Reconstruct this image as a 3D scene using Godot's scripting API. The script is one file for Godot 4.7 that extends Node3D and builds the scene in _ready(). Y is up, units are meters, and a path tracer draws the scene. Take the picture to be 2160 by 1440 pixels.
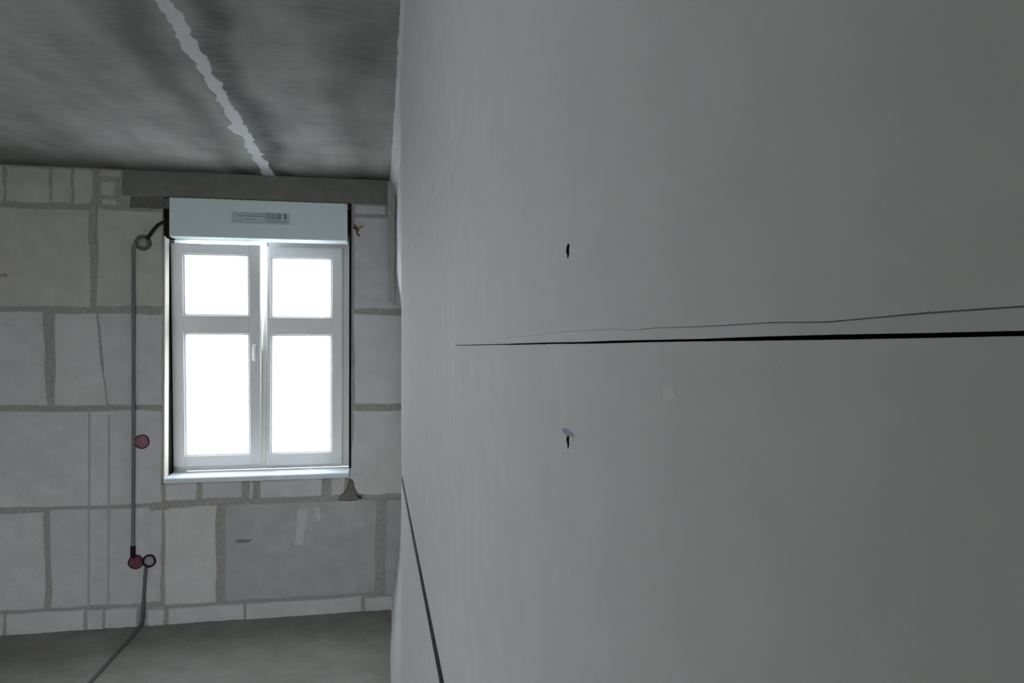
extends Node3D
# An unfinished room: wall of large sand-lime blocks with a window at the far end, raw concrete ceiling
# and floor, and a smooth plastered partition along which the camera looks. x right, y up, camera looks to -z.

const EYE := 1.711      # camera height
const ROOM := 2.8       # ceiling height
const FAR := -4.71      # face of the window wall
const LEFT := -3.3      # face of the left wall
const REAR := 2.6       # face of the wall behind the camera
const SIDE := 3.2       # far side of the room beyond the partition
var rng := RandomNumberGenerator.new()
var M := {}

func _ready() -> void:
	rng.seed = 7
	# ---- camera, sky, exposure
	var cam := Camera3D.new()
	cam.name = "camera"
	cam.fov = rad_to_deg(2.0 * atan(720.0 / 1500.0))
	cam.near = 0.01
	cam.far = 400.0
	cam.position = Vector3(0, EYE, 0)
	cam.rotation = Vector3(deg_to_rad(0.4506), deg_to_rad(-10.5735), 0)
	add_child(cam)
	cam.current = true
	var sky_m := ProceduralSkyMaterial.new()
	sky_m.sky_top_color = Color(0.945, 0.965, 1.0)
	sky_m.sky_horizon_color = Color(0.985, 0.99, 1.0)
	sky_m.ground_horizon_color = Color(0.985, 0.99, 1.0)
	sky_m.ground_bottom_color = Color(0.7, 0.7, 0.68)
	sky_m.sun_angle_max = 0.0
	var sky := Sky.new()
	sky.sky_material = sky_m
	var env := Environment.new()
	env.background_mode = Environment.BG_SKY
	env.sky = sky
	env.background_energy_multiplier = 14.0
	env.tonemap_mode = Environment.TONE_MAPPER_LINEAR
	env.tonemap_exposure = 1.0
	env.sdfgi_enabled = true
	env.ssao_enabled = true
	env.ssil_enabled = true
	var we := WorldEnvironment.new()
	we.name = "world_environment"
	we.environment = env
	add_child(we)
	materials()
	room_shell()
	window_wall()
	partition()
	window_main()
	window_rear()
	var nib := box("added_shade_stub", Vector3(-0.285, 0, 0.32), Vector3(0.185, ROOM, 0.44), M.raw_wall, self, 0.003)  # added out of view to keep rear daylight off the near partition
	struct_mesh(nib, "short wall stub added out of view behind the camera to shade the partition", "wall")
	things()

# ------------------------------------------------------------------ helpers
func lin(c: Color) -> Color:
	return c

func noise_tex(freq: float, seed_n: int, a: Color, b: Color, oct := 4, size := 512) -> NoiseTexture2D:
	var n := FastNoiseLite.new()
	n.noise_type = FastNoiseLite.TYPE_SIMPLEX_SMOOTH
	n.frequency = freq
	n.seed = seed_n
	n.fractal_octaves = oct
	var t := NoiseTexture2D.new()
	t.width = size
	t.height = size
	t.seamless = true
	t.noise = n
	var g := Gradient.new()
	g.set_color(0, a)
	g.set_color(1, b)
	t.color_ramp = g
	return t

# plain matte material; spread = how far the tone wanders, metres = size of one texture tile
func matte(c: Color, spread := 0.0, metres := 1.0, seed_n := 1, rough := 0.95, freq := 0.012, relief := 0.0) -> StandardMaterial3D:
	var m := StandardMaterial3D.new()
	m.roughness = rough
	m.metallic_specular = 0.3
	if spread > 0.0:
		m.albedo_texture = noise_tex(freq, seed_n, c.darkened(spread), c.lightened(spread * 0.6))
		m.uv1_triplanar = true
		m.uv1_world_triplanar = true
		m.uv1_scale = Vector3.ONE / metres
	else:
		m.albedo_color = c
	if relief > 0.0:
		m.normal_enabled = true
		var nt := noise_tex(0.06, seed_n + 40, Color.BLACK, Color.WHITE, 3)
		nt.color_ramp = null
		nt.as_normal_map = true
		nt.bump_strength = 4.0
		m.normal_texture = nt
		m.normal_scale = relief
	return m

func materials() -> void:
	M.block = [
		matte(Color(0.815, 0.815, 0.815), 0.06, 0.9, 11, 0.95, 0.01, 0.25),
		matte(Color(0.79, 0.79, 0.795), 0.06, 0.8, 12, 0.95, 0.01, 0.25),
		matte(Color(0.83, 0.83, 0.825), 0.05, 1.1, 13, 0.95, 0.01, 0.25)]
	M.block_olive = matte(Color(0.775, 0.77, 0.735), 0.06, 0.9, 14, 0.95, 0.01, 0.25)
	M.block_dark = matte(Color(0.72, 0.72, 0.725), 0.07, 0.9, 15, 0.95, 0.01, 0.25)
	M.mortar = matte(Color(0.665, 0.66, 0.635), 0.10, 0.35, 21, 1.0, 0.02, 0.7)
	M.mortar_dark = matte(Color(0.42, 0.42, 0.395), 0.2, 0.25, 22, 1.0, 0.02, 0.7)
	M.mortar_pale = matte(Color(0.80, 0.80, 0.79), 0.05, 0.3, 23, 1.0, 0.02, 0.4)
	M.lintel = matte(Color(0.505, 0.505, 0.475), 0.07, 0.8, 24, 0.9, 0.015, 0.3)
	M.plaster = matte(Color(0.855, 0.855, 0.85), 0.025, 0.5, 31, 0.8, 0.015)
	M.plaster_pale = matte(Color(0.875, 0.875, 0.87))
	M.plaster_dull = matte(Color(0.80, 0.81, 0.80))
	M.plaster_core = matte(Color(0.25, 0.245, 0.23))
	M.filler = matte(Color(0.84, 0.84, 0.84), 0.05, 0.4, 32, 1.0, 0.03, 0.6)
	M.raw_wall = matte(Color(0.72, 0.72, 0.70), 0.05, 1.2, 33)
	M.pvc = matte(Color(0.91, 0.91, 0.91), 0.0, 1.0, 1, 0.35)
	M.pvc_post = matte(Color(0.93, 0.93, 0.90), 0.0, 1.0, 1, 0.4)
	M.steel = matte(Color(0.75, 0.75, 0.76), 0.0, 1.0, 1, 0.35)
	M.steel.metallic = 0.6
	M.gap_dark = matte(Color(0.12, 0.12, 0.11))  # near-black: shade of open gaps as colour, also the head seal
	M.reveal = matte(Color(0.76, 0.755, 0.71), 0.02, 0.5, 34)
	M.box = matte(Color(0.88, 0.93, 0.935), 0.012, 0.7, 35, 0.55)
	M.print_grey = matte(Color(0.62, 0.68, 0.71), 0.0)
	M.print_dark = matte(Color(0.48, 0.53, 0.55), 0.0)
	M.print_pale = matte(Color(0.86, 0.90, 0.88), 0.0)
	M.sill = matte(Color(0.86, 0.90, 0.92), 0.015, 0.6, 36, 0.3)
	M.conduit = matte(Color(0.46, 0.475, 0.48), 0.05, 0.3, 37, 0.6)
	M.cable_grey = matte(Color(0.41, 0.41, 0.41), 0.05, 0.2, 38, 0.7)
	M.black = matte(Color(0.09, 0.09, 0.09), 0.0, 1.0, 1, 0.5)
	M.dark_ring = matte(Color(0.26, 0.24, 0.25), 0.0, 1.0, 1, 0.6)
	M.red = matte(Color(0.52, 0.22, 0.27), 0.08, 0.05, 39, 0.6)
	M.pink = matte(Color(0.62, 0.42, 0.46), 0.08, 0.05, 41, 0.6)
	M.grey_pink = matte(Color(0.68, 0.62, 0.63), 0.04, 0.05, 42, 0.7)
	M.ring_pale = matte(Color(0.66, 0.65, 0.62), 0.03, 0.05, 43, 0.6)
	M.wire_red = matte(Color(0.60, 0.25, 0.30))
	M.wire_yellow = matte(Color(0.62, 0.60, 0.25))
	M.wire_brown = matte(Color(0.36, 0.28, 0.26))
	M.foam = matte(Color(0.49, 0.495, 0.455), 0.2, 0.06, 44, 1.0, 0.03, 0.6)
	M.foam_tip = matte(Color(0.56, 0.47, 0.42), 0.15, 0.06, 45)
	M.pencil = matte(Color(0.68, 0.68, 0.685), 0.02, 0.3, 46)
	M.pencil_blue = matte(Color(0.68, 0.67, 0.80), 0.1, 0.004, 47)
	M.floor = matte(Color(0.60, 0.60, 0.575), 0.09, 1.6, 51, 0.9, 0.012, 0.3)
	M.yard = matte(Color(0.78, 0.79, 0.80), 0.05, 9.0, 52)
	var gl := StandardMaterial3D.new()
	gl.albedo_color = Color(0.97, 0.99, 1.0, 0.05)
	gl.transparency = BaseMaterial3D.TRANSPARENCY_ALPHA
	gl.roughness = 0.0
	M.glass = gl
	M.ceiling = ceiling_material()

# stains of the raw slab: dark bands along the slab joint, cloudy streaks, fine streaks across
func ceiling_material() -> StandardMaterial3D:
	var n1 := FastNoiseLite.new()
	n1.seed = 5
	n1.frequency = 1.0
	n1.fractal_octaves = 4
	var n2 := FastNoiseLite.new()
	n2.seed = 9
	n2.frequency = 1.0
	n2.fractal_octaves = 3
	var w := 1024
	var h := 1024
	var im := Image.create_empty(w, h, false, Image.FORMAT_RGB8)
	for j in h:
		var z: float = lerpf(FAR - 0.4, REAR, (j + 0.5) / h)
		for i in w:
			var x: float = lerpf(LEFT, 0.28, (i + 0.5) / w)
			var jx := -0.69
			var dx: float = x - jx
			var cloud := n1.get_noise_2d(x * 3.2, z * 0.9)          # streaks along the slab
			var fine := n2.get_noise_2d(x * 6.0, z * 42.0)           # trowel and shutter marks across it
			var blot := n1.get_noise_2d(x * 2.2 + 40.0, z * 2.4)
			var v := 0.605 + 0.085 * cloud + 0.022 * fine * (1.0 - 2.0 * blot) + 0.05 * blot
			var wob := 0.09 * n2.get_noise_2d(z * 1.6, 3.0)
			v -= 0.105 * exp(-pow((dx + 0.13 + wob) / 0.075, 2.0)) * (1.0 + 0.5 * blot)    # damp bands beside the joint
			v -= 0.15 * exp(-pow((dx - 0.11 + wob) / 0.07, 2.0)) * (1.0 + 0.7 * fine)
			v -= 0.07 * exp(-pow((dx - 0.62 + wob) / 0.14, 2.0))
			v -= 0.17 * exp(-pow((z - FAR) / (0.17 + 0.1 * blot), 2.0))       # darker band along the window wall
			v = clampf(v, 0.25, 0.9)
			im.set_pixel(i, j, Color(v, v, v * 0.965))
	var m := StandardMaterial3D.new()
	m.albedo_texture = ImageTexture.create_from_image(im)
	m.roughness = 0.95
	m.metallic_specular = 0.3
	return m

func mesh_of(called: String, mesh: Mesh, mat: Material, parent: Node = self) -> MeshInstance3D:
	var o := MeshInstance3D.new()
	o.name = called
	o.mesh = mesh
	o.material_override = mat
	parent.add_child(o, true)
	return o

func commit(called: String, st: SurfaceTool, mat: Material, parent: Node = self) -> MeshInstance3D:
	st.generate_normals()
	return mesh_of(called, st.commit(), mat, parent)

func start(smooth := false) -> SurfaceTool:
	var st := SurfaceTool.new()
	st.begin(Mesh.PRIMITIVE_TRIANGLES)
	st.set_smooth_group(0 if smooth else -1)
	return st

# quad a b c d, counter-clockwise seen from the front
func quad(st: SurfaceTool, a: Vector3, b: Vector3, c: Vector3, d: Vector3) -> void:
	for p in [a, c, b, a, d, c]:
		st.add_vertex(p)

func tri(st: SurfaceTool, a: Vector3, b: Vector3, c: Vector3) -> void:
	for p in [a, c, b]:
		st.add_vertex(p)

# box with chamfered edges between corners lo and hi
func cbox(st: SurfaceTool, lo: Vector3, hi: Vector3, ch := 0.003, xf := Transform3D.IDENTITY) -> void:
	var c := (lo + hi) / 2.0
	var e := (hi - lo) / 2.0
	ch = minf(ch, minf(e.x, minf(e.y, e.z)) * 0.9)
	var axes := [Vector3.RIGHT, Vector3.UP, Vector3.BACK]
	var face_pts := {}
	for ax in 3:
		for s in [-1.0, 1.0]:
			var u: int = (ax + 1) % 3
			var v: int = (ax + 2) % 3
			var pts: Array[Vector3] = []
			for k in [[-1, -1], [1, -1], [1, 1], [-1, 1]]:
				var p := Vector3.ZERO
				p[ax] = e[ax] * s
				p[u] = (e[u] - ch) * k[0]
				p[v] = (e[v] - ch) * k[1]
				pts.append(xf * (c + p))
				face_pts[[ax, s, k[0], k[1]]] = xf * (c + p)
			if s > 0:
				quad(st, pts[0], pts[1], pts[2], pts[3])
			else:
				quad(st, pts[3], pts[2], pts[1], pts[0])
	# chamfer strips
	var mid := xf * c
	for ax in 3:
		var u: int = (ax + 1) % 3
		var v: int = (ax + 2) % 3
		for su in [-1, 1]:
			for sv in [-1, 1]:
				# edge along ax, between face u (sign su) and face v (sign sv)
				var a0: Vector3 = face_pts[[u, float(su), sv, -1]]
				var a1: Vector3 = face_pts[[u, float(su), sv, 1]]
				var b0: Vector3 = face_pts[[v, float(sv), -1, su]]
				var b1: Vector3 = face_pts[[v, float(sv), 1, su]]
				out_quad(st, a0, a1, b1, b0, mid)
	for sx in [-1, 1]:
		for sy in [-1, 1]:
			for sz in [-1, 1]:
				var p0: Vector3 = face_pts[[0, float(sx), sy, sz]]
				var p1: Vector3 = face_pts[[1, float(sy), sz, sx]]
				var p2: Vector3 = face_pts[[2, float(sz), sx, sy]]
				out_tri(st, p0, p1, p2, mid)

func out_quad(st: SurfaceTool, a: Vector3, b: Vector3, c: Vector3, d: Vector3, mid: Vector3) -> void:
	if (b - a).cross(c - a).dot((a + c) / 2.0 - mid) > 0.0:
		quad(st, a, b, c, d)
	else:
		quad(st, d, c, b, a)

func out_tri(st: SurfaceTool, a: Vector3, b: Vector3, c: Vector3, mid: Vector3) -> void:
	if (b - a).cross(c - a).dot((a + b + c) / 3.0 - mid) > 0.0:
		tri(st, a, b, c)
	else:
		tri(st, c, b, a)

func box(called: String, lo: Vector3, hi: Vector3, mat: Material, parent: Node = self, ch := 0.003) -> MeshInstance3D:
	var st := start()
	cbox(st, lo, hi, ch)
	return commit(called, st, mat, parent)

# slab with an outline in its face plane (points counter-clockwise seen from +z), from z_back to z_front, rounded rim
func slab(st: SurfaceTool, pts: PackedVector2Array, z_back: float, z_front: float, ch: float) -> void:
	var n := pts.size()
	var c := Vector2.ZERO
	for p in pts:
		c += p / n
	var inner := PackedVector2Array()
	for i in n:
		var t := (pts[(i + 1) % n] - pts[(i + n - 1) % n]).normalized()
		inner.append(pts[i] + Vector2(-t.y, t.x) * ch)
	var ids := Geometry2D.triangulate_polygon(inner)
	if ids.is_empty():      # outline crosses itself: fan from the middle
		for i in n:
			tri(st, Vector3(c.x, c.y, z_front), Vector3(inner[i].x, inner[i].y, z_front), Vector3(inner[(i + 1) % n].x, inner[(i + 1) % n].y, z_front))
	for k in range(0, ids.size(), 3):
		var a := inner[ids[k]]
		var b := inner[ids[k + 1]]
		var d := inner[ids[k + 2]]
		if (b - a).cross(d - a) < 0.0:
			var q := b
			b = d
			d = q
		tri(st, Vector3(a.x, a.y, z_front), Vector3(b.x, b.y, z_front), Vector3(d.x, d.y, z_front))
	for i in n:
		var j := (i + 1) % n
		var a := Vector3(pts[i].x, pts[i].y, z_front - ch)
		var b := Vector3(pts[j].x, pts[j].y, z_front - ch)
		quad(st, a, b, Vector3(inner[j].x, inner[j].y, z_front), Vector3(inner[i].x, inner[i].y, z_front))
		quad(st, Vector3(a.x, a.y, z_back), Vector3(b.x, b.y, z_back), b, a)

# outline of a rough quadrilateral: corners counter-clockwise from bottom left, each side broken and jittered
func rough(corners: Array, per_side: int, jit: float) -> PackedVector2Array:
	var out := PackedVector2Array()
	for i in 4:
		var a: Vector2 = corners[i]
		var b: Vector2 = corners[(i + 1) % 4]
		var longest := maxf((corners[0] as Vector2).distance_to(corners[1]), (corners[1] as Vector2).distance_to(corners[2]))
		var n := maxi(2, roundi(per_side * a.distance_to(b) / longest)) if a.distance_to(b) > jit * 8.0 else 1
		for k in n:
			var p := a.lerp(b, float(k) / n)
			out.append(p + Vector2(rng.randf_range(-jit, jit), rng.randf_range(-jit, jit)))
	return out

# tube along points
func tube(st: SurfaceTool, pts: PackedVector3Array, r: float, sides := 10, radii := PackedFloat32Array()) -> void:
	var n := pts.size()
	var rings := []
	var up := Vector3(0.13, 0.31, 0.94)
	for i in n:
		var t := (pts[mini(i + 1, n - 1)] - pts[maxi(i - 1, 0)]).normalized()
		var a := t.cross(up).normalized()
		var b := t.cross(a).normalized()
		var ring := PackedVector3Array()
		var rr := r if radii.is_empty() else radii[i]
		for k in sides:
			var th := TAU * k / sides
			ring.append(pts[i] + (a * cos(th) + b * sin(th)) * rr)
		rings.append(ring)
	for i in n - 1:
		for k in sides:
			var k2 := (k + 1) % sides
			quad(st, rings[i][k], rings[i][k2], rings[i + 1][k2], rings[i + 1][k])
	for k in range(1, sides - 1):
		tri(st, rings[0][0], rings[0][k + 1], rings[0][k])
		tri(st, rings[n - 1][0], rings[n - 1][k], rings[n - 1][k + 1])

func smooth_path(keys: Array, steps := 8) -> PackedVector3Array:
	var cv := Curve3D.new()
	for i in keys.size():
		var t: Vector3 = (keys[mini(i + 1, keys.size() - 1)] - keys[maxi(i - 1, 0)]) / 6.0
		cv.add_point(keys[i], -t, t)
	var out := PackedVector3Array()
	for i in keys.size() - 1:
		for k in steps:
			out.append(cv.sample(i, float(k) / steps))
	out.append(keys[keys.size() - 1])
	return out

# surface of revolution about an axis through "at" along "dir"; profile = [radius, along] from the rim outward
func lathe(st: SurfaceTool, at: Vector3, dir: Vector3, profile: Array, sides := 28, wobble := 0.0) -> void:
	var a := dir.cross(Vector3.UP if absf(dir.y) < 0.9 else Vector3.RIGHT).normalized()
	var b := dir.cross(a).normalized()
	var rings := []
	for p in profile:
		var ring := PackedVector3Array()
		for k in sides:
			var th := TAU * k / sides
			var r: float = p[0] * (1.0 + wobble * sin(th * 3.0 + 1.0) + wobble * 0.7 * sin(th * 5.0))
			ring.append(at + (a * cos(th) + b * sin(th)) * r + dir * p[1])
		rings.append(ring)
	for i in rings.size() - 1:
		for k in sides:
			var k2 := (k + 1) % sides
			quad(st, rings[i][k], rings[i + 1][k], rings[i + 1][k2], rings[i][k2])

func tag(o: Node, label: String, category: String, group := "") -> Node:
	o.set_meta("label", label)
	o.set_meta("category", category)
	if group != "":
		o.set_meta("group", group)
	return o

func thing(called: String, label: String, category: String, at: Vector3, group := "") -> Node3D:
	var o := Node3D.new()
	o.name = called
	o.position = at
	add_child(o, true)
	tag(o, label, category, group)
	return o

func structure(called: String, label: String, category: String) -> Node3D:
	var o := Node3D.new()
	o.name = called
	add_child(o, true)
	tag(o, label, category)
	o.set_meta("kind", "structure")
	return o

func struct_mesh(o: Node, label: String, category: String) -> Node:
	tag(o, label, category)
	o.set_meta("kind", "structure")
	return o

# ------------------------------------------------------------------ setting
func room_shell() -> void:
	# floor
	var fl := box("floor", Vector3(LEFT - 0.3, -0.2, FAR - 0.36), Vector3(SIDE + 0.3, 0, REAR + 0.3), M.floor, self, 0.002)
	struct_mesh(fl, "bare grey concrete floor of the unfinished room", "floor")
	# ceiling: underside carries the stained concrete
	var ce := structure("ceiling", "stained raw concrete ceiling slab with a pale filled joint", "ceiling")
	var st := start()
	var x0 := LEFT
	var x1 := 0.28
	var z0 := FAR - 0.4
	var corners := [Vector2(x0, REAR), Vector2(x0, z0), Vector2(x1, z0), Vector2(x1, REAR)]
	for k in [0, 2, 1, 0, 3, 2]:
		var p: Vector2 = corners[k]
		st.set_uv(Vector2((p.x - x0) / (x1 - x0), (p.y - z0) / (REAR - z0)))
		st.add_vertex(Vector3(p.x, ROOM, p.y))
	commit("slab_underside", st, M.ceiling, ce)
	box("slab", Vector3(LEFT - 0.3, ROOM + 0.001, FAR - 0.36), Vector3(SIDE + 0.3, ROOM + 0.25, REAR + 0.3), M.raw_wall, ce, 0.002)
	joint_filler(ce)
	# left wall
	var wl := box("wall_left", Vector3(LEFT - 0.3, 0, FAR), Vector3(LEFT, ROOM, REAR), M.raw_wall, self, 0.002)
	struct_mesh(wl, "plain raw masonry wall on the left, outside the picture", "wall")
	var wo := box("wall_outer", Vector3(SIDE, 0, FAR), Vector3(SIDE + 0.3, ROOM, REAR), M.raw_wall, self, 0.002)
	struct_mesh(wo, "raw masonry wall of the next room, beyond the partition", "wall")
	# yard outside
	var yd := box("ground", Vector3(-60, -4.4, -80), Vector3(60, -4.0, 60), M.yard, self, 0.01)
	struct_mesh(yd, "pale open yard outside, below the window", "ground")

# ragged strip of filler pressed into the joint between two ceiling slabs
func joint_filler(parent: Node) -> void:
	var n := FastNoiseLite.new()
	n.seed = 3
	n.frequency = 1.0
	n.fractal_octaves = 3
	var st := start()
	var prev := []
	var steps := 150
	for i in steps + 1:
		var z: float = lerpf(FAR + 0.0, -0.6, float(i) / steps)
		var xl := -0.728 + 0.018 * n.get_noise_2d(z * 6.0, 1.0) + 0.012 * n.get_noise_2d(z * 22.0, 5.0)
		var xr := -0.655 + 0.018 * n.get_noise_2d(z * 6.0, 11.0) + 0.012 * n.get_noise_2d(z * 22.0, 15.0)
		var s := clampf((z - FAR) / 2.3, 0.0, 1.0)
		xl += 0.036 * s
		xr += 0.016 * s
		xl -= 0.035 * exp(-pow((z + 3.72) / 0.06, 2.0))
		var c0: float = lerpf(xl, xr, 0.3)
		var c1: float = lerpf(xl, xr, 0.7)
		var dip := 0.006 + 0.004 * n.get_noise_2d(z * 12.0, 30.0)
		var row := [Vector3(xl, ROOM + 0.002, z), Vector3(xl + 0.004, ROOM - 0.003, z), Vector3(c0, ROOM - dip, z), Vector3(c1, ROOM - dip * 0.9, z), Vector3(xr - 0.004, ROOM - 0.003, z), Vector3(xr, ROOM + 0.002, z)]
		if i > 0:
			for k in 5:
				quad(st, prev[k], prev[k + 1], row[k + 1], row[k])
		prev = row
	commit("joint_filler", st, M.filler, parent)

func block(parent: Node, x0b: float, x0t: float, x1b: float, x1t: float, y0: float, y1: float, mat: Material, proud := 0.0, jit := 0.006, per := 6, called := "block") -> MeshInstance3D:
	var st := start()
	jit = minf(jit, minf(absf(x1b - x0b), y1 - y0) * 0.05)
	var pts := rough([Vector2(x0b, y0), Vector2(x1b, y0), Vector2(x1t, y1), Vector2(x0t, y1)], per, jit)
	slab(st, pts, FAR - 0.03, FAR + proud, clampf(minf(absf(x1b - x0b), y1 - y0) * 0.06, 0.0015, 0.007))
	return commit(called, st, mat, parent)

func window_wall() -> void:
	var w := structure("wall_back", "wall of big pale grey sand-lime blocks around the window", "wall")
	# mortar body behind the blocks, with the window opening left out
	var zf := FAR - 0.006
	var zb := FAR - 0.36
	var x0 := LEFT - 0.3
	var x1 := SIDE + 0.3
	box("mortar_bed", Vector3(x0, 0, zb), Vector3(-1.36, ROOM, zf), M.mortar, w, 0.001)
	box("mortar_bed", Vector3(-0.19, 0, zb), Vector3(x1, ROOM, zf), M.mortar, w, 0.001)
	box("mortar_bed", Vector3(-1.36, 0, zb), Vector3(-0.19, 0.862, zf), M.mortar, w, 0.001)
	box("mortar_bed", Vector3(-1.36, 2.642, zb), Vector3(-0.19, ROOM, zf), M.mortar, w, 0.001)
	# left jamb: pale edge in front, near-black strip behind it painting the shade of the unfilled rebate
	box("mortar_bed", Vector3(-1.36, 0, FAR - 0.03), Vector3(-1.316, ROOM, zf), M.mortar, w, 0.001)
	var rv := start()
	cbox(rv, Vector3(-1.36, 0.90, FAR - 0.09), Vector3(-1.302, 2.40, FAR - 0.031), 0.002)
	cbox(rv, Vector3(-1.3155, 0.90, FAR - 0.032), Vector3(-1.302, 2.40, FAR - 0.001), 0.003)
	commit("window_reveal", rv, M.reveal, w)
	box("rebate_shade", Vector3(-1.358, 0.90, FAR - 0.235), Vector3(-1.31, 2.40, FAR - 0.0905), M.gap_dark, w, 0.003)
	# lintel
	var st := start()
	slab(st, rough([Vector2(-1.548, 2.642), Vector2(0.12, 2.642), Vector2(0.12, 2.80), Vector2(-1.548, 2.80)], 6, 0.002), FAR - 0.03, FAR + 0.004, 0.004)
	commit("lintel", st, M.lintel, w).set_meta("label", "dark concrete lintel beam above the window")
	# courses, each: x0 bottom, x0 top, x1 bottom, x1 top
	var b: Array = M.block
	var o: Material = M.block_olive
	# top course of cut blocks under the ceiling
	for c in [[-2.62, -2.205], [-2.187, -1.958], [-1.942, -1.832], [-1.82, -1.716]]:
		block(w, c[0], c[0], c[1], c[1], 2.578, 2.792, o)
	block(w, -1.672, -1.676, -1.60, -1.578, 2.635, 2.722, o, 0.0, 0.006)
	block(w, -1.66, -1.665, -1.575, -1.585, 2.578, 2.612, o, -0.002, 0.005)
	block(w, -1.68, -1.675, -1.56, -1.565, 2.752, 2.79, o, -0.002, 0.006)
	# second course
	block(w, -2.62, -2.62, -1.722, -1.725, 1.955, 2.545, o)
	block(w, -1.692, -1.69, -1.316, -1.318, 1.957, 2.553, o)
	block(w, -0.163, -0.163, 0.17, 0.17, 1.958, 2.553, b[1])
	# third course
	block(w, -2.62, -2.62, -1.962, -1.985, 1.360, 1.922, b[0])
	block(w, -1.918, -1.925, -1.636, -1.697, 1.358, 1.918, b[2])
	block(w, -1.626, -1.684, -1.314, -1.316, 1.356, 1.917, b[0])
	block(w, -0.163, -0.163, 0.17, 0.17, 1.337, 1.922, b[2])
	# fourth course
	block(w, -2.62, -2.62, -2.285, -2.285, 0.755, 1.322, b[1])
	block(w, -2.265, -2.265, -1.318, -1.316, 0.750, 1.325, b[0])
	block(w, -0.195, -0.163, 0.17, 0.17, 0.752, 1.300, b[2])
	# cut pieces under the sill
	block(w, -1.298, -1.298, -1.117, -1.115, 0.762, 0.868, b[0], 0.0, 0.003)
	block(w, -1.086, -1.085, -0.846, -0.846, 0.766, 0.868, b[1], 0.0, 0.003)
	block(w, -0.806, -0.80, -0.782, -0.778, 0.757, 0.868, b[1], 0.0, 0.003)
	block(w, -0.74, -0.743, -0.36, -0.36, 0.755, 0.868, b[0], 0.0, 0.003)
	block(w, -0.305, -0.303, -0.22, -0.215, 0.755, 0.868, b[1], 0.0, 0.004)
	# fifth course
	block(w, -2.62, -2.62, -1.968, -1.975, 0.142, 0.725, b[0])
	block(w, -1.932, -1.945, -1.318, -1.318, 0.140, 0.732, b[1])
	block(w, -1.300, -1.302, -0.996, -1.000, 0.118, 0.722, b[2])
	block(w, -0.946, -0.950, -0.022, -0.018, 0.118, 0.722, M.block_dark)
	block(w, 0.040, 0.046, 0.17, 0.17, 0.100, 0.715, M.block_dark)
	# levelling course along the floor
	for c in [[-2.62, -2.19, 0.128], [-2.175, -1.752, 0.125], [-1.735, -1.648, 0.12], [-1.637, -1.452, 0.118], [-1.395, -1.30, 0.10], [-1.275, -0.835, 0.10], [-0.82, -0.11, 0.098], [-0.09, 0.17, 0.088]]:
		block(w, c[0], c[0], c[1], c[1], 0.0, c[2], b[0], 0.004, 0.003)
	# patches of mortar round the lintel
	block(w, -1.505, -1.50, -1.275, -1.275, 2.568, 2.636, M.mortar_dark, 0.001, 0.007, 6, "mortar_patch")
	block(w, -0.158, -0.156, 0.036, 0.04, 2.577, 2.632, M.mortar_pale, 0.001, 0.005, 6, "mortar_patch")
	block(w, -1.738, -1.735, -1.700, -1.690, 2.34, 2.60, M.mortar, 0.0015, 0.006, 7, "mortar_patch")
	block(w, -1.415, -1.40, -1.335, -1.345, 1.908, 1.935, M.mortar, 0.001, 0.007, 6, "mortar_patch")
	block(w, -1.385, -1.37, -1.27, -1.275, 0.705, 0.758, M.mortar, 0.0015, 0.009, 6, "mortar_patch")
	block(w, -0.30, -0.29, -0.08, -0.10, 0.722, 0.752, M.mortar, 0.001, 0.006, 6, "mortar_patch")
	block(w, -2.225, -2.225, -2.175, -2.18, 2.125, 2.15, M.mortar, 0.001, 0.005, 5, "mortar_patch")
	# chalk plumb lines that cross all the courses
	for x in [-1.726, -1.616]:
		box("chalk_line", Vector3(x - 0.007, 0.04, FAR - 0.01), Vector3(x + 0.007, 1.34 if x < -1.7 else 1.30, FAR + 0.0012), M.pencil, w, 0.001)

# ------------------------------------------------------------------ the partition on the right
# face of the partition: x for a distance z in front of the camera and a height h above eye level
func face(z: float, h: float) -> float:
	var x := 0.0805
	x -= 0.004 * smoothstep(0.5, 1.1, h) * (1.0 - smoothstep(2.0, 3.6, z))
	x += far_dip(h) * smoothstep(2.65, 3.5, z)
	x -= 0.030 * (1.0 - smoothstep(-1.7, -1.1, h)) * smoothstep(1.2, 3.5, z) * (1.0 - 0.6 * smoothstep(3.9, 4.6, z))
	# the lower edge above the sloping joint is broken away a little
	var up := h - low_joint(z)
	if up > 0.0:
		x += 0.0034 * (1.0 - smoothstep(0.0, 0.05, up))
	return x

func far_dip(h: float) -> float:
	return 0.064 * smoothstep(-1.98, -0.9, h) * (1.0 - 0.55 * smoothstep(0.2, 0.5, h)) * (1.0 - smoothstep(0.98, 1.06, h))

func spaced(a: float, b: float, n: int) -> PackedFloat32Array:
	var out := PackedFloat32Array()
	for i in n + 1:
		out.append(lerpf(a, b, float(i) / n))
	return out

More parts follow.
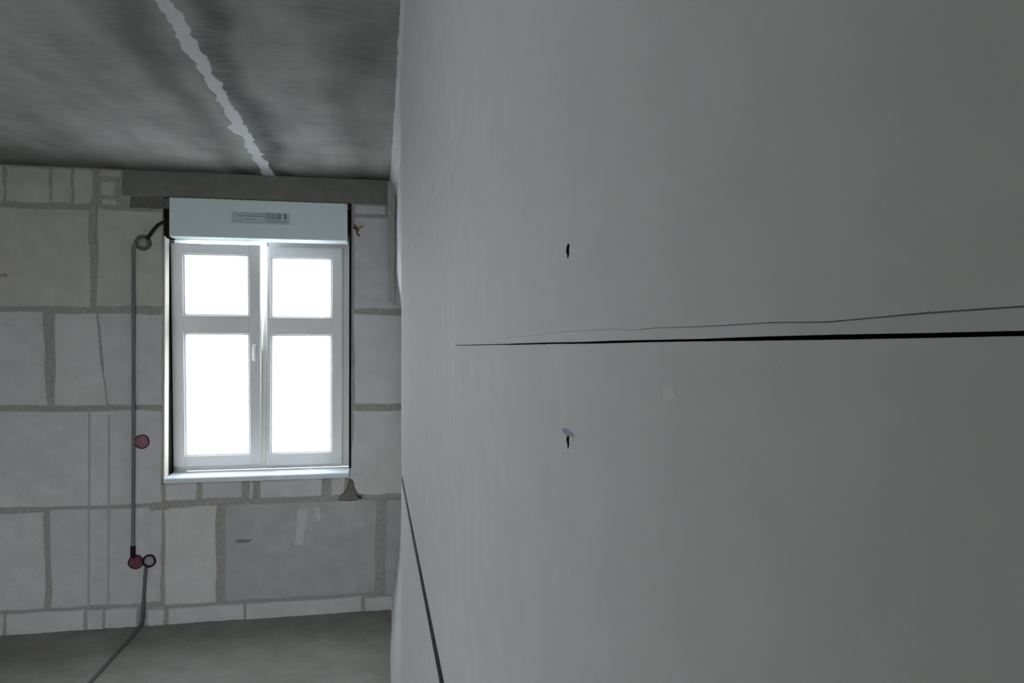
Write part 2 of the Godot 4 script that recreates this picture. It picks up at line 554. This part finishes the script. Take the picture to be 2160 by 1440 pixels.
# panel of the partition over distances zs and heights hs; edges may wander (functions of the other coordinate)
func panel(called: String, parent: Node, zs: PackedFloat32Array, hs: PackedFloat32Array, low: Callable, high: Callable, near_cut: Callable, far_cut: Callable, mat: Material, sunk := 0.0, depth := 0.185, holes := [], follow := false) -> MeshInstance3D:
	var st := start(true)
	var nz := zs.size()
	var nh := hs.size()
	var P := []
	for i in nz:
		var col := []
		for j in nh:
			var h := hs[j]
			var z := zs[i]
			if i == 0: z = near_cut.call(h)
			if i == nz - 1: z = far_cut.call(h)
			if j == 0: h = low.call(z)
			elif j == nh - 1: h = high.call(z)
			elif follow: h = remap(h, hs[0], hs[nh - 1], low.call(z), high.call(z))
			col.append(Vector3(face(z, h) + sunk, EYE + h, -z))
		P.append(col)
	for i in nz - 1:
		for j in nh - 1:
			var skip := false
			for q in holes:
				if q == Vector2i(i, j): skip = true
			if not skip:
				quad(st, P[i][j], P[i][j + 1], P[i + 1][j + 1], P[i + 1][j])
	st.set_smooth_group(-1)
	var back := func(p: Vector3) -> Vector3: return Vector3(depth, p.y, p.z)
	for i in nz - 1:
		quad(st, P[i][0], P[i + 1][0], back.call(P[i + 1][0]), back.call(P[i][0]))
		quad(st, P[i + 1][nh - 1], P[i][nh - 1], back.call(P[i][nh - 1]), back.call(P[i + 1][nh - 1]))
	for j in nh - 1:
		quad(st, P[0][j + 1], P[0][j], back.call(P[0][j]), back.call(P[0][j + 1]))
		quad(st, P[nz - 1][j], P[nz - 1][j + 1], back.call(P[nz - 1][j + 1]), back.call(P[nz - 1][j]))
	return commit(called, st, mat, parent)

const SEAM_Z := 0.78
const GAP_H := 0.0018
func crack_line(z: float) -> float:     # ragged edge of the chip above the open joint
	var t := 0.0
	var keys := [[-3.0, 0.0056], [0.078, 0.0053], [0.095, 0.0052], [0.108, 0.0049], [0.117, 0.0053 - 0.0006], [0.135, 0.0052], [0.17, 0.0053], [0.20, 0.0058], [0.215, 0.0055], [0.24, 0.0064], [0.30, 0.0069], [0.36, 0.0064], [0.50, 0.0058], [0.78, 0.0052]]
	for k in keys.size() - 1:
		if z <= keys[k + 1][0] or k == keys.size() - 2:
			t = clampf((z - keys[k][0]) / (keys[k + 1][0] - keys[k][0]), 0.0, 1.0)
			return lerpf(keys[k][1], keys[k + 1][1], t)
	return 0.005

func low_joint(z: float) -> float:      # sloping open joint lower down
	return lerpf(-0.4466, -0.4802, clampf((z - 0.96) / (2.51 - 0.96), -1.0, 1.0)) if z < 2.7 else -0.4843

func seam(h: float) -> float:           # half width of the fine vertical seam
	return 0.0022 * smoothstep(-0.17, -0.10, h) * smoothstep(0.13, 0.07, h) + 0.00001

func near_zs(holes_at := []) -> PackedFloat32Array:
	var out := PackedFloat32Array([-REAR, -1.5, -0.7, -0.3, -0.1, 0.0, 0.05])
	for z in [0.078, 0.095, 0.108, 0.117, 0.135, 0.155, 0.17, 0.20, 0.215, 0.24, 0.27, 0.294, 0.304, 0.33, 0.36, 0.42, 0.50, 0.60, 0.70, SEAM_Z]:
		out.append(z)
	return out

func partition() -> void:
	var w := structure("wall_right", "smooth light grey plastered partition running along the right", "wall")
	box("core", Vector3(0.185, 0, FAR + 0.001), Vector3(0.27, ROOM - 0.001, REAR - 0.001), M.raw_wall, w, 0.001)
	var top := ROOM - EYE
	var zn := near_zs()
	var flat := func(v: float) -> Callable: return func(_u: float) -> float: return v
	# upper panel, from the camera to the vertical seam
	var hu := PackedFloat32Array([0.0062, 0.02, 0.0370, 0.0470, 0.08, 0.14, 0.3, 0.5, 0.7, 0.9, top])
	var hole_i := zn.find(0.294)
	for i in zn.size():
		if absf(zn[i] - 0.294) < 0.0005: hole_i = i
	var up := panel("plaster_panel", w, zn, hu, func(z: float) -> float: return crack_line(z), flat.call(top), flat.call(-REAR), func(h: float) -> float: return SEAM_Z - seam(h), M.plaster, 0.0, 0.185, [Vector2i(hole_i, 2)])
	drill_hole(up, 0.294, 0.304, 0.0370, 0.0470, 0.0025, 0.0031, false)
	# thin strip between the ragged crack and the open joint
	panel("plaster_strip", w, zn, PackedFloat32Array([GAP_H + 0.0004, 0.003, 0.0045]), func(z: float) -> float: return GAP_H + 0.0004 + 0.0001 * sin(z * 60.0), func(z: float) -> float: return crack_line(z) - 0.00009 - 0.00018 * (1.0 - smoothstep(0.09, 0.30, z)), flat.call(-REAR), func(h: float) -> float: return SEAM_Z - seam(h), M.plaster, 0.0001, 0.0835)
	# panel under the open joint
	var hm := PackedFloat32Array([-0.447, -0.435, -0.42, -0.405, -0.39, -0.35, -0.25, -0.15, -0.10, -0.06, -0.0455, -0.0355, -0.02, GAP_H - 0.0004])
	var mid := panel("plaster_panel", w, zn, hm, func(z: float) -> float: return low_joint(z) + 0.0055, func(z: float) -> float: return GAP_H - 0.0004 + 0.00008 * sin(z * 41.0), flat.call(-REAR), func(h: float) -> float: return SEAM_Z - seam(h), M.plaster, 0.0, 0.185, [Vector2i(hole_i, 10)])
	drill_hole(mid, 0.294, 0.304, -0.0455, -0.0355, 0.0022, 0.0032, true)
	# far panel beyond the seam
	var zf := spaced(SEAM_Z, -FAR - 0.001, 56)
	var hf := PackedFloat32Array([-0.46, -0.452, -0.44, -0.43, -0.42, -0.41])
	hf.append_array(spaced(-0.38, top, 32))
	panel("plaster_panel", w, zf, hf, func(z: float) -> float: return low_joint(z) + 0.0055, flat.call(top), func(h: float) -> float: return SEAM_Z + seam(h), flat.call(-FAR - 0.001), M.plaster, 0.0, 0.185, [], true)
	# lower panel along the floor
	var zl := PackedFloat32Array([-REAR, -1.0, 0.0])
	zl.append_array(spaced(0.3, -FAR - 0.001, 56))
	panel("plaster_panel", w, zl, spaced(-EYE, -0.447, 28), flat.call(-EYE), func(z: float) -> float: return low_joint(z) - 0.0055, flat.call(-REAR), flat.call(-FAR - 0.001), M.plaster)
	# black strip that paints the shade inside the sloping joint
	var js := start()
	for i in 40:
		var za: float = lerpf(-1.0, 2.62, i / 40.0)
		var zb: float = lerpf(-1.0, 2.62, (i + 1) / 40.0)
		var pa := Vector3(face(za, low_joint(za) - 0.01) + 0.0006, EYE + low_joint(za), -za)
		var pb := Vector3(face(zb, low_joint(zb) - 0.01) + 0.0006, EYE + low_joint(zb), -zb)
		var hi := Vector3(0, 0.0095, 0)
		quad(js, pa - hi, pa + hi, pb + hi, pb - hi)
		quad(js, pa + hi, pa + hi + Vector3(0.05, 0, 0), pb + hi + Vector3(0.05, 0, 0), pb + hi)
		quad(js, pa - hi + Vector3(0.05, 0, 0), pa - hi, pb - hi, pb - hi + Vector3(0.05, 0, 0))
	commit("joint_shade", js, M.black, w)
	# small trowel marks: distance, height over eye, width along the wall, height, pale or dull
	for q in [[0.80, 0.246, 0.03, 0.022, 1], [0.80, 0.190, 0.05, 0.010, 0], [1.07, 0.242, 0.11, 0.013, 0], [1.24, 0.241, 0.12, 0.013, 0], [1.46, 0.238, 0.15, 0.014, 0], [1.61, 0.230, 0.15, 0.014, 0], [0.19, -0.0130, 0.009, 0.0036, 1], [0.53, -0.0205, 0.03, 0.005, 1], [0.131, -0.0037, 0.002, 0.0012, 1]]:
		var tm := start()
		var zc: float = q[0]
		var hc: float = q[1]
		var ring := []
		for k in 12:
			var th := TAU * k / 12.0
			ring.append(Vector3(face(zc, hc) - 0.00004, EYE + hc + sin(th) * q[3] / 2.0 * rng.randf_range(0.8, 1.1), -zc - cos(th) * q[2] / 2.0 * rng.randf_range(0.8, 1.1)))
		var mid_p := Vector3(face(zc, hc) - 0.00022, EYE + hc, -zc)
		for k in 12:
			tri(tm, mid_p, ring[(k + 1) % 12], ring[k])
		commit("trowel_mark", tm, M.plaster_pale if q[4] == 1 else M.plaster_dull, w)
	# bead of mortar squeezed out along the ceiling
	var bd := start()
	var nb := FastNoiseLite.new()
	nb.seed = 21
	nb.frequency = 1.0
	var prev := []
	for i in 121:
		var z: float = lerpf(0.4, -FAR - 0.002, i / 120.0)
		var r := 0.022 + 0.006 * nb.get_noise_2d(z * 9.0, 0.0) + 0.004 * nb.get_noise_2d(z * 40.0, 7.0)
		var xw := face(z, top - 0.03) + 0.004
		var row := [Vector3(xw, ROOM - r * 1.5, -z), Vector3(xw - r * 0.45, ROOM - r * 1.1, -z), Vector3(xw - r * 0.75, ROOM - r * 0.5, -z), Vector3(xw - r * 0.8, ROOM + 0.003, -z)]
		if i > 0:
			for k in 3:
				quad(bd, prev[k], row[k], row[k + 1], prev[k + 1])
		prev = row
	commit("ceiling_bead", bd, M.filler, w).set_meta("label", "ragged pale bead of mortar along the ceiling")
	# sound plaster at the bottom of the ragged crack
	box("crack_filler", Vector3(0.0815, EYE + 0.003, -SEAM_Z), Vector3(0.083, EYE + 0.012, 1.0), M.plaster, w, 0.0001)
	# shallow filler at the bottom of the vertical seam
	box("seam_filler", Vector3(0.0830, EYE - 0.30, -SEAM_Z - 0.004), Vector3(0.12, EYE + 0.30, -SEAM_Z + 0.004), M.plaster, w, 0.0002)

# plate with a drilled hole that closes one cell of a panel (distances z0..z1, heights h0..h1)
func drill_hole(parent: Node, z0: float, z1: float, h0: float, h1: float, rz: float, rh: float, marked: bool) -> void:
	var x := face(0.3, 0.0)
	var c := Vector2((z0 + z1) / 2.0, (h0 + h1) / 2.0)
	var n := 24
	var st := start()
	var shade_lining := start()
	var rim := []
	var outer := []
	for k in n:
		var th := TAU * k / n
		var d := Vector2(cos(th), sin(th))
		var wob := 1.0 + 0.16 * sin(th * 3.0 + 0.6) + 0.12 * sin(th * 5.0 + 2.0)
		rim.append(c + Vector2(d.x * rz, d.y * rh) * wob)
		var s := 1.0 / maxf(absf(d.x), absf(d.y))
		outer.append(c + Vector2(d.x * s * (z1 - z0) / 2.0, d.y * s * (h1 - h0) / 2.0))
	var at := func(p: Vector2, dx: float) -> Vector3: return Vector3(x + dx, EYE + p.y, -p.x)
	for k in n:
		var j := (k + 1) % n
		quad(st, at.call(outer[k], 0.0), at.call(rim[k], 0.0), at.call(rim[j], 0.0), at.call(outer[j], 0.0))
		quad(shade_lining, at.call(rim[k], 0.00005), at.call(rim[k], 0.05), at.call(rim[j], 0.05), at.call(rim[j], 0.00005))
	commit("hole_collar", st, M.plaster, parent)
	commit("drill_hole", shade_lining, M.black, parent)  # black lining paints the shade inside the hole
	if marked:
		var ms := start()
		var pts := [Vector2(-0.011, 0.0026), Vector2(-0.0095, 0.0040), Vector2(-0.004, 0.0046), Vector2(0.004, 0.0050), Vector2(0.0095, 0.0042), Vector2(0.0105, 0.0030), Vector2(0.005, 0.0022), Vector2(0.001, 0.0016), Vector2(-0.004, 0.0024)]
		for k in pts.size():
			var a: Vector2 = c + Vector2(0, 0.0037)
			tri(ms, at.call(a, -0.00006), at.call(c + pts[k], -0.00006), at.call(c + pts[(k + 1) % pts.size()], -0.00006))
		var mk := commit("pencil_mark", ms, M.pencil_blue, parent)
		mk.set_meta("label", "bluish pencil smear above the hole")

# ------------------------------------------------------------------ windows
# sash: stiles and rails as one welded frame with mitred bars, panes as sub-parts. Local origin = bottom left front corner, z into the wall negative
func sash_frame(w: float, h: float, left: float, right: float, top: float, bottom: float, bar0: float, bar1: float, depth: float) -> SurfaceTool:
	var st := start()
	cbox(st, Vector3(0, 0, -depth), Vector3(left, h, 0), 0.005)
	cbox(st, Vector3(w - right, 0, -depth), Vector3(w, h, 0), 0.005)
	cbox(st, Vector3(left - 0.006, 0, -depth), Vector3(w - right + 0.006, bottom, -0.0004), 0.005)
	cbox(st, Vector3(left - 0.006, h - top, -depth), Vector3(w - right + 0.006, h, -0.0004), 0.005)
	if bar1 > bar0:
		cbox(st, Vector3(left - 0.006, bar0, -depth + 0.004), Vector3(w - right + 0.006, bar1, -0.001), 0.006)
	# glazing beads
	var open := [[bottom, bar0], [bar1, h - top]] if bar1 > bar0 else [[bottom, h - top]]
	for p in open:
		var y0: float = p[0] - 0.002
		var y1: float = p[1] + 0.002
		var b := 0.009
		cbox(st, Vector3(left - 0.002, y0, -0.026), Vector3(left + b, y1, -0.010), 0.004)
		cbox(st, Vector3(w - right - b, y0, -0.026), Vector3(w - right + 0.002, y1, -0.010), 0.004)
		cbox(st, Vector3(left, y0, -0.026), Vector3(w - right, y0 + b, -0.0105), 0.004)
		cbox(st, Vector3(left, y1 - b, -0.026), Vector3(w - right, y1, -0.0105), 0.004)
	return st

func pane(parent: Node, x0: float, x1: float, y0: float, y1: float, z: float) -> void:
	var st := start()
	cbox(st, Vector3(x0, y0, z - 0.004), Vector3(x1, y1, z), 0.0005)
	commit("pane", st, M.glass, parent)

func window_main() -> void:
	var w := structure("window_1", "white two-sash window with tilted left sash in the block wall", "window")
	var zf := FAR - 0.235          # face of the fixed frame
	var st := start()
	var y0 := 0.905
	var y1 := 2.47
	cbox(st, Vector3(-1.362, y0 - 0.03, zf - 0.07), Vector3(-1.235, y1, zf), 0.004)
	cbox(st, Vector3(-0.262, y0, zf - 0.07), Vector3(-0.191, y1, zf), 0.004)
	cbox(st, Vector3(-1.24, y0, zf - 0.07), Vector3(-0.255, y0 + 0.06, zf - 0.0005), 0.004)
	cbox(st, Vector3(-1.24, y1 - 0.03, zf - 0.07), Vector3(-0.76, y1, zf - 0.0005), 0.004)
	cbox(st, Vector3(-0.76, y1 - 0.10, zf - 0.07), Vector3(-0.255, y1, zf - 0.0005), 0.004)
	commit("window_frame", st, M.pvc, w)
	# right sash, shut
	var rs := commit("sash", sash_frame(0.492, 1.455, 0.030, 0.072, 0.075, 0.082, 0.865, 0.985, 0.06), M.pvc, w)
	rs.position = Vector3(-0.735, 0.925, zf + 0.024)
	pane(rs, 0.025, 0.425, 0.078, 0.87, -0.03)
	pane(rs, 0.025, 0.425, 0.98, 1.385, -0.03)
	# post on the right sash's edge that the open left sash bares
	var ps := start()
	var pa := [Vector2(-0.80, 0.93), Vector2(-0.732, 0.93), Vector2(-0.732, 2.43), Vector2(-0.7565, 2.43), Vector2(-0.768, 1.33), Vector2(-0.80, 1.30)]
	slab(ps, PackedVector2Array(pa), zf - 0.05, zf + 0.012, 0.002)
	commit("meeting_post", ps, M.pvc_post, w)
	# left sash, tilted inwards at the top
	var ls := commit("sash", sash_frame(0.545, 1.441, 0.075, 0.072, 0.068, 0.072, 0.862, 0.983, 0.06), M.pvc, w)
	ls.position = Vector3(-1.307, 0.935, zf + 0.026)
	ls.rotation.x = deg_to_rad(3.4)
	pane(ls, 0.07, 0.478, 0.067, 0.868, -0.03)
	pane(ls, 0.07, 0.478, 0.978, 1.392, -0.03)
	# handle on the left sash, lever down
	var hs := start()
	cbox(hs, Vector3(0.495, 0.715, 0.0), Vector3(0.525, 0.80, 0.010), 0.004)
	cbox(hs, Vector3(0.502, 0.765, 0.008), Vector3(0.518, 0.785, 0.045), 0.005)
	cbox(hs, Vector3(0.500, 0.690, 0.036), Vector3(0.520, 0.79, 0.050), 0.006)
	commit("window_handle", hs, M.steel, ls)
	# sill board
	var sl := start()
	cbox(sl, Vector3(-1.308, 0.868, zf - 0.02), Vector3(-0.190, 0.902, FAR + 0.012), 0.006)
	commit("window_sill", sl, M.sill, w)
	box("box_side_shade", Vector3(-1.3158, 2.39, FAR - 0.13), Vector3(-1.2775, 2.6415, FAR - 0.025), M.gap_dark, w, 0.002)  # dark block painting the shaded void beside the box, hides the sky behind
	box("side_gap_shade", Vector3(-0.192, 0.93, FAR - 0.05), Vector3(-0.178, 2.64, FAR - 0.002), M.gap_dark, w, 0.001)  # black strip painting the shade of the gap at the right jamb
	# head of the opening above the sashes, behind the shutter box
	box("head_seal", Vector3(-1.305, 2.47, zf - 0.07), Vector3(-0.191, 2.641, zf + 0.0), M.gap_dark, w, 0.003)

func window_rear() -> void:
	# wall behind the camera with a large balcony door opening added on the left for fill daylight, and one in the next room
	var w := structure("wall_front", "raw wall behind the camera with a tall balcony door opening added for daylight", "wall")
	var z0 := REAR
	var z1 := REAR + 0.3
	var a := -2.6
	var b := -1.0
	box("wall_pier", Vector3(LEFT - 0.3, 0, z0), Vector3(a, ROOM, z1), M.raw_wall, w, 0.002)
	box("wall_pier", Vector3(b, 0, z0), Vector3(1.2, ROOM, z1), M.raw_wall, w, 0.002)
	box("wall_pier", Vector3(2.4, 0, z0), Vector3(SIDE + 0.3, ROOM, z1), M.raw_wall, w, 0.002)
	box("wall_head", Vector3(a, 2.3, z0), Vector3(b, ROOM, z1), M.raw_wall, w, 0.002)
	box("wall_head", Vector3(1.2, 2.3, z0), Vector3(2.4, ROOM, z1), M.raw_wall, w, 0.002)
	box("wall_apron", Vector3(1.2, 0, z0), Vector3(2.4, 0.9, z1), M.raw_wall, w, 0.002)
	for d in [[a, b, 0.0, "window_2", "unseen glazed balcony door added behind the camera to bring in daylight"], [1.2, 2.4, 0.9, "window_3", "window of the next room behind the partition"]]:
		var s := structure(d[3], d[4], "window")
		s.position = Vector3(d[0], d[2], z0 + 0.2)
		var ww: float = d[1] - d[0]
		var hh: float = 2.3 - d[2]
		var sa := commit("sash", sash_frame(ww, hh, 0.09, 0.09, 0.09, 0.09, 0.0, 0.0, 0.06), M.pvc, s)
		pane(sa, 0.085, ww - 0.085, 0.085, hh - 0.085, -0.03)

# ------------------------------------------------------------------ things
func things() -> void:
	# shutter box above the window
	var bx := thing("shutter_box", "pale blue-grey shutter box with faint printed label above the window", "shutter box", Vector3(-0.74, 2.395, FAR))
	var st := start()
	cbox(st, Vector3(-0.537, 0, -0.155), Vector3(0.537, 0.242, 0.012), 0.004)
	commit("box_body", st, M.box, bx)
	var lb := start()
	cbox(lb, Vector3(-0.172, 0.093, 0.010), Vector3(0.178, 0.165, 0.0126), 0.0008)
	var plate := commit("label_plate", lb, M.print_plate if M.has("print_plate") else matte(Color(0.755, 0.80, 0.82)), bx)
	plate.set_meta("label", "faint printed label, text too blurred to read")
	# blurred print: two lines of type and a darker block
	for q in [[-0.132, 0.025, 0.1375, 0.0045, 1], [-0.132, 0.025, 0.1325, 0.003, 2], [-0.085, -0.062, 0.1185, 0.004, 1], [-0.054, -0.040, 0.1185, 0.004, 1], [-0.085, -0.040, 0.1125, 0.003, 2], [0.030, 0.110, 0.122, 0.042, 0], [0.112, 0.124, 0.125, 0.037, 1], [0.146, 0.160, 0.125, 0.037, 1], [0.030, 0.165, 0.106, 0.008, 0], [-0.06, 0.025, 0.150, 0.004, 0]]:
		var pm: Material = [M.print_grey, M.print_dark, M.print_pale][q[4]]
		box("printed_line", Vector3(q[0], q[2], 0.011), Vector3(q[1], q[2] + q[3], 0.0131), pm, bx, 0.0003)
	# conduit down the wall beside the window
	var cd := thing("conduit_pipe", "thin grey conduit running straight down the block wall left of the window", "conduit", Vector3(-1.476, 0.44, FAR))
	var cs := start(true)
	tube(cs, smooth_path([Vector3(0.0, 0.0, 0.010), Vector3(0.0, 0.9, 0.010), Vector3(-0.004, 1.80, 0.010), Vector3(-0.003, 1.875, 0.010), Vector3(0.010, 1.905, 0.010)]), 0.0105)
	commit("pipe", cs, M.conduit, cd)
	var ck := start(true)
	tube(ck, PackedVector3Array([Vector3(0, -0.015, 0.011), Vector3(0, 0.0, 0.011), Vector3(0, 0.05, 0.011), Vector3(0, 0.06, 0.011)]), 0.014, 12, PackedFloat32Array([0.012, 0.014, 0.014, 0.011]))
	commit("pipe_sleeve", ck, M.black, cd).set_meta("label", "black sleeve at the pipe's lower end")
	# round boxes set in the wall
	round_box("round pale junction box at the top of the conduit", Vector3(-1.428, 2.352, FAR), 0.050, M.mortar_dark, M.ring_pale, 0.029)
	round_box("single round box with a pink cover halfway down the conduit", Vector3(-1.430, 1.131, FAR), 0.044, M.dark_ring, M.pink, 0.037)
	round_box("round box with a dark red cover, left one of the low pair", Vector3(-1.462, 0.397, FAR), 0.044, M.dark_ring, M.red, 0.032)
	round_box("round box with a black rim and open grey middle, right one of the low pair", Vector3(-1.386, 0.400, FAR), 0.040, M.black, M.grey_pink, 0.029)
	# black corrugated hose
	var hz := start(true)
	var path := smooth_path([Vector3(-1.405, 2.375, FAR + 0.012), Vector3(-1.385, 2.40, FAR + 0.016), Vector3(-1.352, 2.447, FAR + 0.018), Vector3(-1.32, 2.474, FAR + 0.016), Vector3(-1.290, 2.486, FAR + 0.004), Vector3(-1.279, 2.489, FAR - 0.02)], 10)
	var radii := PackedFloat32Array()
	for i in path.size():
		radii.append((0.0125 if i % 2 == 0 else 0.0105) * (1.0 - 0.3 * float(i) / path.size()))
	tube(hz, path, 0.012, 10, radii)
	tag(commit("corrugated_hose", hz, M.black), "black corrugated hose bending from the top junction box to the shutter box", "hose")
	# cable from the low boxes down the wall and out over the floor
	var cb := start(true)
	tube(cb, smooth_path([Vector3(-1.402, 0.365, FAR + 0.010), Vector3(-1.408, 0.30, FAR + 0.012), Vector3(-1.415, 0.15, FAR + 0.012), Vector3(-1.424, 0.035, FAR + 0.014), Vector3(-1.43, 0.009, FAR + 0.045), Vector3(-1.432, 0.008, FAR + 0.2), Vector3(-1.437, 0.008, FAR + 0.5), Vector3(-1.444, 0.008, FAR + 0.85), Vector3(-1.452, 0.008, FAR + 1.4)]), 0.0095)
	tag(commit("floor_cable", cb, M.cable_grey), "dark grey cable dropping from the low round boxes and running over the floor", "cable")
	# loose wire ends right of the shutter box
	var lw := thing("loose_wires", "short loose red and yellow wire ends right of the shutter box", "wires", Vector3(-0.140, 2.465, FAR))
	var ends := [[M.wire_red, [Vector3(0, 0.0, -0.01), Vector3(0.0, 0.008, 0.014), Vector3(-0.012, 0.028, 0.018), Vector3(-0.022, 0.040, 0.012)], "red_wire"], [M.wire_yellow, [Vector3(0.004, 0.0, -0.01), Vector3(0.01, 0.012, 0.014), Vector3(0.024, 0.026, 0.016), Vector3(0.034, 0.028, 0.010)], "yellow_wire"], [M.wire_brown, [Vector3(-0.004, 0.0, -0.01), Vector3(-0.004, -0.006, 0.014), Vector3(0.001, -0.026, 0.016), Vector3(0.014, -0.034, 0.008)], "brown_wire"], [M.black, [Vector3(-0.006, 0.006, -0.01), Vector3(-0.016, 0.014, 0.012), Vector3(-0.026, 0.022, 0.010)], "black_wire"]]
	for e in ends:
		var ws := start(true)
		tube(ws, smooth_path(e[1]), 0.0045, 8)
		commit(e[2], ws, e[0], lw)
	# lump of foam at the sill's right end
	var fm := thing("foam_lump", "dark triangular lump of foam under the right end of the sill", "foam lump", Vector3(-0.178, 0.745, FAR))
	var fs := start()
	var heap := [Vector2(-0.078, -0.018), Vector2(-0.03, -0.024), Vector2(0.03, -0.022), Vector2(0.076, -0.016), Vector2(0.072, 0.0), Vector2(0.05, 0.016), Vector2(0.036, 0.036), Vector2(0.022, 0.066), Vector2(0.014, 0.105), Vector2(-0.004, 0.118), Vector2(-0.016, 0.10), Vector2(-0.028, 0.058), Vector2(-0.044, 0.03), Vector2(-0.07, 0.008)]
	var rim := PackedVector2Array()
	for i in heap.size():
		rim.append(heap[i])
		rim.append((heap[i] as Vector2).lerp(heap[(i + 1) % heap.size()], 0.5) + Vector2(rng.randf_range(-0.005, 0.005), rng.randf_range(-0.005, 0.005)))
	slab(fs, rim, -0.008, 0.012, 0.008)
	commit("foam_body", fs, M.foam, fm)
	var ft := start()
	slab(ft, PackedVector2Array([Vector2(-0.016, 0.052), Vector2(0.0, 0.044), Vector2(0.018, 0.050), Vector2(0.017, 0.072), Vector2(0.006, 0.092), Vector2(-0.008, 0.088), Vector2(-0.015, 0.07)]), 0.0, 0.017, 0.006)
	var tip := commit("foam_tip", ft, M.foam_tip, fm)
	tip.set_meta("label", "reddish brown tip")
	# strips of tape on the lower block
	tape("paper_tape", "longer of the two pale tape strips stuck below the window", [Vector2(-0.526, 0.452), Vector2(-0.476, 0.455), Vector2(-0.447, 0.682), Vector2(-0.508, 0.679)])
	tape("paper_tape", "shorter pale tape strip, right of the long one below the window", [Vector2(-0.396, 0.612), Vector2(-0.370, 0.590), Vector2(-0.372, 0.686), Vector2(-0.408, 0.688)])
	# smear of mortar on the same block
	var sm := start()
	slab(sm, rough([Vector2(-0.885, 0.487), Vector2(-0.80, 0.487), Vector2(-0.785, 0.505), Vector2(-0.885, 0.499)], 5, 0.005), FAR - 0.002, FAR + 0.004, 0.002)
	tag(commit("mortar_smear", sm, matte(Color(0.52, 0.52, 0.50), 0.12, 0.2, 48, 1.0, 0.03, 0.5)), "small dark mortar smear on the block beside the long joint below the window", "mortar smear")
	# strip of plaster up in the corner between window wall and partition
	var cp := start()
	slab(cp, rough([Vector2(0.060, 2.02), Vector2(0.10, 1.985), Vector2(0.105, 2.793), Vector2(0.050, 2.793)], 7, 0.0025), FAR - 0.01, FAR + 0.02, 0.005)
	tag(commit("corner_strip", cp, M.raw_wall), "grey upright plaster strip in the corner between lintel and right wall", "plaster strip")

func round_box(label: String, at: Vector3, r: float, rim: Material, cover: Material, rc: float) -> void:
	var t := thing("junction_box", label, "junction box", at, "round electrical boxes along the conduit")
	var st := start(true)
	lathe(st, Vector3.ZERO, Vector3.BACK, [[rc * 0.93, -0.012], [rc, 0.006], [rc + 0.003, 0.011], [r - 0.003, 0.011], [r, 0.007], [r, -0.02]], 28, 0.02)
	commit("rim", st, rim, t)
	var cs := start(true)
	lathe(cs, Vector3.ZERO, Vector3.BACK, [[0.0001, 0.0045], [rc * 0.5, 0.004], [rc * 0.9, 0.002], [rc * 1.0, -0.008]], 28, 0.02)
	commit("cover", cs, cover, t)

func tape(called: String, label: String, corners: Array) -> void:
	var st := start()
	slab(st, rough(corners, 4, 0.002), FAR - 0.001, FAR + 0.0025, 0.0006)
	tag(commit(called, st, M.mortar_pale), label, "tape", "pale tape strips below the window")
